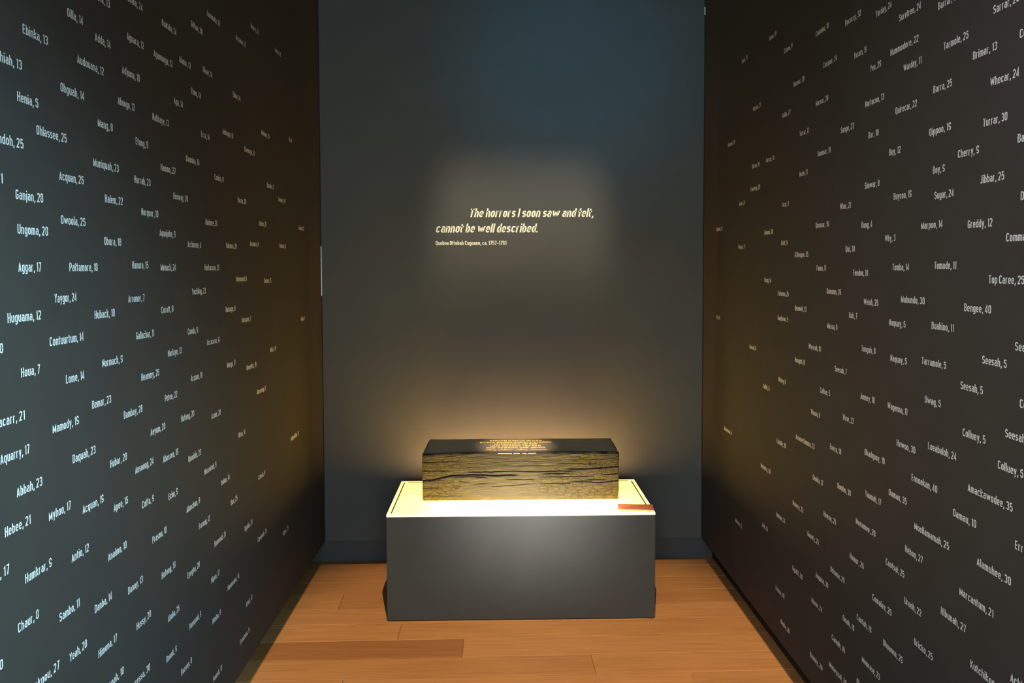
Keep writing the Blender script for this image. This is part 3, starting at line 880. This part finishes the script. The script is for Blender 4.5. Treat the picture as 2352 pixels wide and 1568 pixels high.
# names and ages on the two side panels: wall | how it shows | text | depth | height | width
NAMES = """
L|n|Ebinka, 13|1.573|2.072|0.086
L|n|Oilla, 14|1.736|2.158|0.065
L|n|Audouana, 12|1.772|2.066|0.117
L|n|Adda, 14|1.852|2.139|0.073
L|n|Ohguah, 14|1.702|1.987|0.096
L|n|Henia, 6|1.549|1.933|0.070
L|l|Pahiah, 13|1.567|1.997|0.000
L|l|Acata, 13|1.926|2.238|0.000
L|n|Ohlassee, 25|1.610|1.878|0.111
L|l|Sandoh, 25|1.565|1.841|0.000
L|l|Bamba, 21|1.497|1.765|0.000
L|n|Acquan, 26|1.688|1.794|0.098
L|n|Ganjan, 28|1.535|1.739|0.092
L|n|Owoola, 26|1.690|1.699|0.099
L|n|Ungoma, 28|1.538|1.671|0.103
L|n|Aggar, 17|1.537|1.596|0.076
L|n|Pattamore, 18|1.718|1.596|0.120
L|n|Yaygor, 24|1.658|1.529|0.086
L|n|Huguama, 12|1.499|1.497|0.109
L|n|Contuurtum, 14|1.636|1.438|0.133
L|l|Tamah, 18|1.483|1.441|0.000
L|n|Houa, 7|1.536|1.386|0.063
L|n|Lome, 14|1.693|1.350|0.075
L|n|Bemar, 23|1.798|1.275|0.088
L|l|Eacarr, 21|1.544|1.301|0.000
L|n|Mamody, 19|1.638|1.252|0.102
L|n|Aquarry, 17|1.465|1.230|0.091
L|n|Daquah, 23|1.711|1.169|0.097
L|n|Abbah, 23|1.511|1.153|0.085
L|n|Myhoo, 17|1.616|1.071|0.083
L|n|Acquan, 19|1.746|1.044|0.093
L|n|Hebee, 21|1.472|1.087|0.081
L|n|Antio, 12|1.696|0.951|0.072
L|l|Yanna, 17|1.482|1.014|0.000
L|n|Humkrar, 9|1.530|0.973|0.091
L|n|Chaur, 8|1.503|0.885|0.068
L|n|Sambo, 11|1.644|0.841|0.080
L|n|Danba, 14|1.787|0.795|0.080
L|n|Yeah, 20|1.678|0.735|0.071
L|l|Ounknou, 27|1.639|0.743|0.000
L|l|Jowah, 20|1.455|0.841|0.000
L|l|Acooma, 24|2.102|2.288|0.000
L|n|Ouataku, 14|2.220|2.289|0.098
L|n|Giffoe, 30|2.429|2.351|0.092
L|n|Aguaca, 12|2.010|2.188|0.094
L|n|Agamunga, 12|2.163|2.187|0.123
L|n|Alano, 12|2.335|2.217|0.086
L|n|Adjuma, 10|1.980|2.095|0.097
L|n|Elmo, 14|2.420|2.143|0.079
L|n|Agu, 14|2.290|2.085|0.066
L|n|Aboogo, 12|1.955|2.012|0.089
L|n|Mang, 8|1.855|1.939|0.071
L|n|Nahbaye, 13|2.147|2.010|0.105
L|n|Efong, 9|2.045|1.927|0.072
L|n|Muniquah, 23|1.830|1.842|0.121
L|n|Hamoo, 27|2.192|1.878|0.100
L|n|Daunba, 14|2.371|1.928|0.104
L|n|Hurrah, 23|2.032|1.826|0.094
L|n|Halem, 22|1.880|1.762|0.088
L|n|Hooway, 20|2.273|1.805|0.105
L|n|Norquor, 10|2.068|1.744|0.102
L|n|Aquajohn, 9|2.176|1.693|0.106
L|n|Obura, 18|1.871|1.659|0.084
L|n|Archeone, 6|2.369|1.667|0.106
L|n|Hanuro, 15|2.010|1.602|0.092
L|n|Menack, 24|2.178|1.596|0.102
L|n|Yockling, 23|2.395|1.521|0.112
L|n|Arromer, 7|1.985|1.515|0.090
L|n|Huback, 10|1.819|1.484|0.095
L|n|Coratt, 8|2.177|1.476|0.080
L|n|Gallachar, 11|2.023|1.416|0.105
L|n|Candu, 9|2.357|1.400|0.079
L|n|Normack, 9|1.848|1.366|0.100
L|n|Nurlaye, 13|2.214|1.349|0.095
L|n|Heammy, 26|2.046|1.304|0.108
L|n|Acquan, 19|2.374|1.254|0.090
L|n|Potee, 22|2.187|1.224|0.084
L|n|Bambay, 28|1.947|1.222|0.102
L|n|Hufong, 20|2.295|1.144|0.098
L|n|Aeyum, 20|2.093|1.147|0.092
L|n|Hubar, 20|1.874|1.116|0.084
L|n|Ansoong, 24|2.001|1.067|0.106
L|n|Abassee, 19|2.167|1.054|0.102
L|n|Quadah, 23|2.342|1.011|0.100
L|n|Apee, 16|1.886|1.004|0.072
L|n|Coffa, 9|2.034|0.965|0.070
L|n|Echo, 9|2.197|0.938|0.063
L|n|Alanchun, 9|2.320|0.861|0.105
L|n|Prasma, 10|2.090|0.851|0.089
L|n|Anaimo, 10|1.853|0.893|0.093
L|n|Hufong, 19|2.142|0.730|0.092
L|n|Epeghu, 28|2.318|0.660|0.095
L|n|Danny, 13|1.948|0.770|0.081
L|n|Abuba, 25|2.176|0.591|0.078
L|n|Tonnquoh, 9|2.321|0.499|0.095
L|n|Hussy, 20|1.989|0.658|0.082
L|n|Himona, 17|1.798|0.682|0.088
L|n|Ronnk, 9|2.160|0.481|0.070
L|n|Bucony, 8|2.258|0.391|0.079
L|l|Cocessa, 30|2.059|0.517|0.000
L|l|Jorroah, 18|1.916|0.584|0.000
L|n|Anomatu, 13|2.563|2.427|0.119
L|n|Anaro, 14|3.012|2.528|0.097
L|n|Accana, 13|2.840|2.432|0.108
L|n|Amasi, 9|3.334|2.526|0.116
L|n|Okear, 14|2.520|2.234|0.081
L|n|Elino, 14|2.799|2.217|0.081
L|n|Ecca, 14|2.493|2.023|0.073
L|n|Ambuqua, 10|2.688|2.066|0.105
L|n|Malona, 13|3.126|2.139|0.114
L|n|Viu, 9|3.530|2.179|0.074
L|n|Ebemogo, 14|2.914|2.040|0.123
L|n|Combo, 8|2.603|1.899|0.085
L|n|Quanka, 7|3.189|1.935|0.096
L|n|Decua, 20|2.830|1.843|0.093
L|n|Annmoy, 18|3.351|1.892|0.109
L|n|Abahmee, 26|2.515|1.744|0.104
L|n|Andobo, 28|3.075|1.772|0.095
L|n|Emina, 13|3.685|1.786|0.112
L|n|Hahmoa, 20|2.703|1.673|0.107
L|n|Anamna, 9|2.960|1.688|0.109
L|n|Amasia, 8|3.357|1.692|0.099
L|n|Harkuccoo, 25|2.502|1.596|0.130
L|n|Henmuquah, 6|2.799|1.555|0.117
L|n|Nolam, 15|3.134|1.543|0.093
L|n|Naluogo, 8|2.686|1.450|0.099
L|n|Antagoon, 7|2.850|1.402|0.107
L|n|Aka, 8|3.702|1.350|0.079
L|n|Accacasa, 14|2.509|1.352|0.115
L|n|Misic, 18|3.198|1.254|0.081
L|n|Mango, 17|2.690|1.255|0.085
L|n|Onnutto, 19|2.896|1.219|0.116
L|n|Abassong, 9|3.012|1.108|0.114
L|n|Acom, 20|2.535|1.105|0.085
L|n|Hitna, 14|2.793|0.985|0.075
L|n|Adquakbo, 11|3.492|0.816|0.140
L|n|Hocantah, 9|2.466|0.938|0.105
L|n|Induo, 14|2.614|0.862|0.081
L|n|Coesh, 9|3.016|0.768|0.086
L|n|Bua, 25|2.703|0.765|0.067
L|n|Farmug, 12|2.415|0.778|0.090
L|n|Ogdoh, 23|2.843|0.623|0.090
L|n|Bannnoah, 25|2.541|0.676|0.106
L|n|Capepruk, 25|2.994|0.528|0.115
L|n|Ogpa, 25|3.342|0.432|0.086
L|n|Nigen, 17|2.507|0.567|0.074
L|n|Hannoanu, 14|2.656|0.478|0.119
L|n|Abek, 17|2.844|0.336|0.073
L|n|Nimbo, 9|2.510|0.428|0.076
L|n|Ecnumnu, 9|2.771|0.228|0.105
L|n|Sannah, 13|2.506|0.235|0.082
R|n|Sarrar, 26|1.723|2.163|0.086
R|n|Barrar, 8|1.941|2.244|0.075
R|n|Tarmole, 26|1.914|2.137|0.101
R|n|Brimar, 13|1.794|2.081|0.087
R|r|Cooper, 20|1.633|2.083|0.000
R|n|Whecar, 24|1.728|2.004|0.096
R|n|Barra, 25|1.956|2.040|0.081
R|n|Turrar, 30|1.751|1.918|0.084
R|n|Qippoo, 19|1.971|1.935|0.095
R|r|Banna, 12|1.632|1.863|0.000
R|n|Cherry, 9|1.845|1.861|0.081
R|n|Boy, 9|1.951|1.836|0.052
R|n|Jibbar, 25|1.757|1.790|0.084
R|n|Sugar, 24|1.942|1.771|0.083
R|r|Dowah, 20|1.618|1.740|0.000
R|n|Marpoo, 14|2.001|1.698|0.097
R|n|Greddy, 12|1.801|1.690|0.091
R|r|Commar, 20|1.662|1.654|0.000
R|n|Tomade, 11|1.937|1.594|0.094
R|n|Top Caree, 26|1.719|1.562|0.118
R|n|Bengee, 40|1.808|1.494|0.100
R|n|Buahloo, 11|1.944|1.441|0.096
R|n|Tarramole, 6|1.987|1.346|0.110
R|n|Seesah, 6|1.736|1.378|0.085
R|r|Seesah, 8|1.625|1.420|0.000
R|n|Seesah, 5|1.816|1.307|0.085
R|n|Uwag, 6|1.969|1.247|0.072
R|r|Colluey, 8|1.606|1.300|0.000
R|n|Colluey, 5|1.804|1.196|0.086
R|r|Seesah, 10|1.651|1.227|0.000
R|n|Loeabaloh, 24|1.950|1.130|0.123
R|n|Colluey, 6|1.673|1.152|0.083
R|n|Ennookan, 40|2.026|1.027|0.121
R|n|Amackawodee, 35|1.780|1.070|0.159
R|n|Oamau, 18|1.836|0.992|0.091
R|n|Moollamamah, 25|2.008|0.901|0.158
R|r|Erryan, 20|1.611|0.994|0.000
R|n|Alamuhee, 30|1.740|0.908|0.119
R|n|Marcantum, 21|1.804|0.811|0.127
R|n|Hibunah, 27|1.879|0.729|0.103
R|n|Uricko, 25|1.999|0.591|0.088
R|r|Kutchikoo, 30|1.756|0.657|0.000
R|r|Achim, 20|1.616|0.701|0.000
R|n|Bocarry, 32|2.463|2.366|0.106
R|n|Yarday, 24|2.264|2.329|0.091
R|n|Suretree, 24|2.131|2.275|0.110
R|n|Coondoo, 10|2.691|2.400|0.104
R|n|Hummodore, 22|2.175|2.193|0.145
R|n|Yocarn, 19|2.399|2.245|0.082
R|n|Corquor, 24|2.625|2.275|0.106
R|n|Yeo, 29|2.293|2.179|0.065
R|n|Warday, 11|2.103|2.132|0.089
R|n|Marsar, 28|2.683|2.159|0.100
R|n|Narfacoo, 13|2.321|2.080|0.114
R|n|Quirecar, 22|2.142|2.024|0.110
R|n|Sange, 23|2.485|2.031|0.093
R|n|Bar, 18|2.297|1.983|0.061
R|n|Sommar, 19|2.665|1.982|0.107
R|n|Buy, 12|2.173|1.914|0.062
R|n|Simwar, 8|2.316|1.835|0.090
R|n|Buyroo, 19|2.144|1.787|0.093
R|n|Whar, 21|2.483|1.786|0.077
R|n|Quomar, 19|2.672|1.736|0.107
R|n|Kung, 4|2.333|1.718|0.067
R|n|Why, 3|2.189|1.672|0.058
R|n|Qui, 10|2.438|1.648|0.064
R|n|Fama, 11|2.659|1.588|0.076
R|n|Fendoo, 19|2.382|1.573|0.095
R|n|Tomba, 14|2.145|1.590|0.088
R|n|Domano, 26|2.575|1.510|0.109
R|n|Weiah, 26|2.311|1.486|0.089
R|n|Mabundo, 30|2.096|1.502|0.118
R|n|Bah, 7|2.407|1.439|0.054
R|n|Massa, 6|2.569|1.394|0.080
R|n|Naquay, 6|2.158|1.434|0.088
R|n|Tongoh, 8|2.321|1.343|0.087
R|n|Naquay, 6|2.147|1.334|0.087
R|n|Seesah, 7|2.505|1.257|0.087
R|n|Collue, 5|2.618|1.168|0.080
R|n|Jonney, 10|2.325|1.197|0.091
R|n|Wagenna, 11|2.159|1.197|0.106
R|n|Wonnu, 6|2.692|1.079|0.077
R|n|Wow, 22|2.441|1.109|0.077
R|n|Hewoo, 30|2.105|1.102|0.095
R|n|Eneya, 18|2.533|0.992|0.084
R|n|Ohadquoy, 10|2.291|1.032|0.121
R|n|Oanku, 17|2.670|0.851|0.086
R|n|Oombo, 30|2.473|0.877|0.095
R|n|Yaumah, 17|2.283|0.907|0.096
R|n|Oamau, 35|2.144|0.952|0.096
R|n|Monamee, 20|2.341|0.804|0.124
R|n|Henso, 21|2.576|0.751|0.095
R|n|Homur, 26|2.378|0.680|0.092
R|n|Heboo, 27|2.052|0.823|0.087
R|n|Cootsai, 25|2.154|0.748|0.100
R|n|Uduana, 29|2.516|0.583|0.103
R|n|Augana, 30|2.635|0.516|0.102
R|n|Aboor, 24|2.669|0.412|0.091
R|n|Comalee, 26|2.229|0.612|0.111
R|n|Urooh, 22|2.051|0.680|0.084
R|n|Omah, 19|2.421|0.461|0.080
R|n|Cantah, 19|2.326|0.508|0.094
R|n|Cannih, 19|2.500|0.359|0.097
R|n|Ohuanna, 29|2.162|0.508|0.107
R|n|Momrose, 23|2.288|0.394|0.110
R|n|Quaniy, 28|2.675|0.212|0.105
R|n|Moneynal, 30|2.517|0.259|0.129
R|r|Obamma, 20|2.320|0.308|0.000
R|n|Anna, 19|3.155|2.521|0.079
R|n|Canno, 9|2.988|2.424|0.083
R|n|Ihuh, 21|3.506|2.522|0.088
R|n|Hannar, 28|2.889|2.273|0.102
R|n|Bayan, 21|3.347|2.276|0.097
R|n|Valim, 27|3.004|2.179|0.087
R|n|Sarrar, 12|2.825|2.079|0.084
R|n|Hannah, 25|3.710|2.178|0.123
R|n|Norcar, 10|3.176|2.031|0.092
R|n|Dorno, 19|3.353|2.029|0.098
R|n|Jessie, 21|2.827|1.932|0.078
R|n|Fendong, 29|3.370|1.932|0.123
R|n|Isam, 21|3.527|1.882|0.085
R|n|Tocar, 9|2.996|1.834|0.071
R|n|Ganniu, 21|3.895|1.784|0.122
R|n|Gamme, 20|3.189|1.735|0.100
R|n|Julat, 6|3.002|1.686|0.070
R|n|Margar, 11|3.536|1.685|0.094
R|n|Ki Bengee, 35|2.858|1.637|0.125
R|n|Kong, 14|3.183|1.538|0.078
R|n|Fabanna, 25|3.028|1.488|0.114
R|n|Quameh, 13|2.851|1.439|0.106
R|n|Sey, 6|3.883|1.340|0.073
R|n|Gapbean, 5|3.027|1.391|0.110
R|n|Seesah, 8|3.367|1.242|0.088
R|n|Whywah, 10|2.721|1.309|0.105
R|n|Nongoh, 8|2.845|1.246|0.091
R|n|Wehey, 8|3.012|1.148|0.077
R|n|Collie, 5|3.189|1.095|0.080
R|n|Mannanna, 9|3.734|0.802|0.120
R|n|Eshelie, 10|3.024|0.900|0.097
R|n|Assone Gamma, 22|2.828|0.960|0.169
R|n|Malanta, 26|3.205|0.755|0.115
R|n|Henera, 22|2.851|0.704|0.100
R|n|Ammana, 24|3.022|0.606|0.097
R|n|Mahum, 22|3.546|0.408|0.101
R|n|Ado, 14|3.181|0.509|0.067
R|n|Goonty, 25|2.710|0.635|0.097
R|n|Ugutil, 30|2.846|0.456|0.096
R|n|Ennua, 19|3.018|0.309|0.093
R|n|Nimba, 20|2.960|0.198|0.091
""".strip().splitlines()
CAPL, CAPR = 0.0192, 0.0187
ratio = []
ent = []
for ln in NAMES:
    W, kind, txt, yy, zz, ww = ln.split('|')
    yy, zz, ww = float(yy), float(zz), float(ww)
    cap = CAPL if W == 'L' else CAPR
    nat = REG.layout(txt)[1] * cap
    if ww:
        r = ww / nat
        ratio.append(r)
        ww = nat * min(1.35, max(0.62, r))
    ent.append([W, kind, txt, yy, zz, ww, nat, cap])
ratio.sort()
med = ratio[len(ratio) // 2]


def where(yy, zz):
    hgt = 'top' if zz > 2.05 else 'upper' if zz > 1.7 else 'middle' if zz > 1.35 else 'lower' if zz > 0.95 else 'bottom'
    dep = 'near end' if yy < 2.0 else 'middle' if yy < 2.7 else 'far part' if yy < 3.4 else 'back corner'
    return hgt, dep


recs = []
for W, kind, txt, yy, zz, ww, nat, cap in ent:
    if not ww: ww = nat * med
    side = 'left' if W == 'L' else 'right'
    nm_, age = txt.rsplit(', ', 1)
    ini = nm_[:3] if len(nm_) > 5 else nm_[:2]
    if W == 'L':
        ystart = yy if kind != 'l' else yy - ww      # reads away from the viewer
        X, sg = -WL + 0.0006, 1.0
    else:
        ystart = yy                                   # reads towards the viewer
        X, sg = WR - 0.0006, -1.0
    hgt, dep = where(yy, zz)
    if kind == 'n':
        lb = 'white lettering beginning %s, number %s, %s row, %s of %s wall' % (ini, age, hgt, dep, side)
    elif kind == 'l':
        lb = 'white lettering cut by left photo edge, ending %s, %s row' % (age, hgt)
    else:
        lb = 'white lettering cut by right photo edge, beginning %s, %s row' % (nm_[:2], hgt)
    recs.append([lb, side, ystart, zz, X, sg, ww, cap, txt])
seen = {}
for r in recs: seen.setdefault(r[0], []).append(r)
for lb, rs in seen.items():
    if len(rs) > 1:
        rs.sort(key=lambda r: -r[3])
        nmz = ['upper one', 'lower one'] if len(rs) == 2 else ['highest one', 'middle one', 'lowest one']
        for r, e in zip(rs, nmz): r[0] = lb + ', ' + e
for lb, side, ystart, zz, X, sg, ww, cap, txt in recs:
    o = text_mesh('name_lettering', REG, txt, cap, lambda x, v: (0.0, sg * x, v), M_VINYL, None, ww)
    if sg < 0:
        o.data.flip_normals()
    o.location = (X, ystart, zz)
    tag(o, lb, 'wall lettering', 'names lettered on the %s wall' % side)
print('names', len(recs), 'median width ratio', round(med, 3), 'range', round(ratio[8], 2), round(ratio[-9], 2), 'labels', len({r[0] for r in recs}))
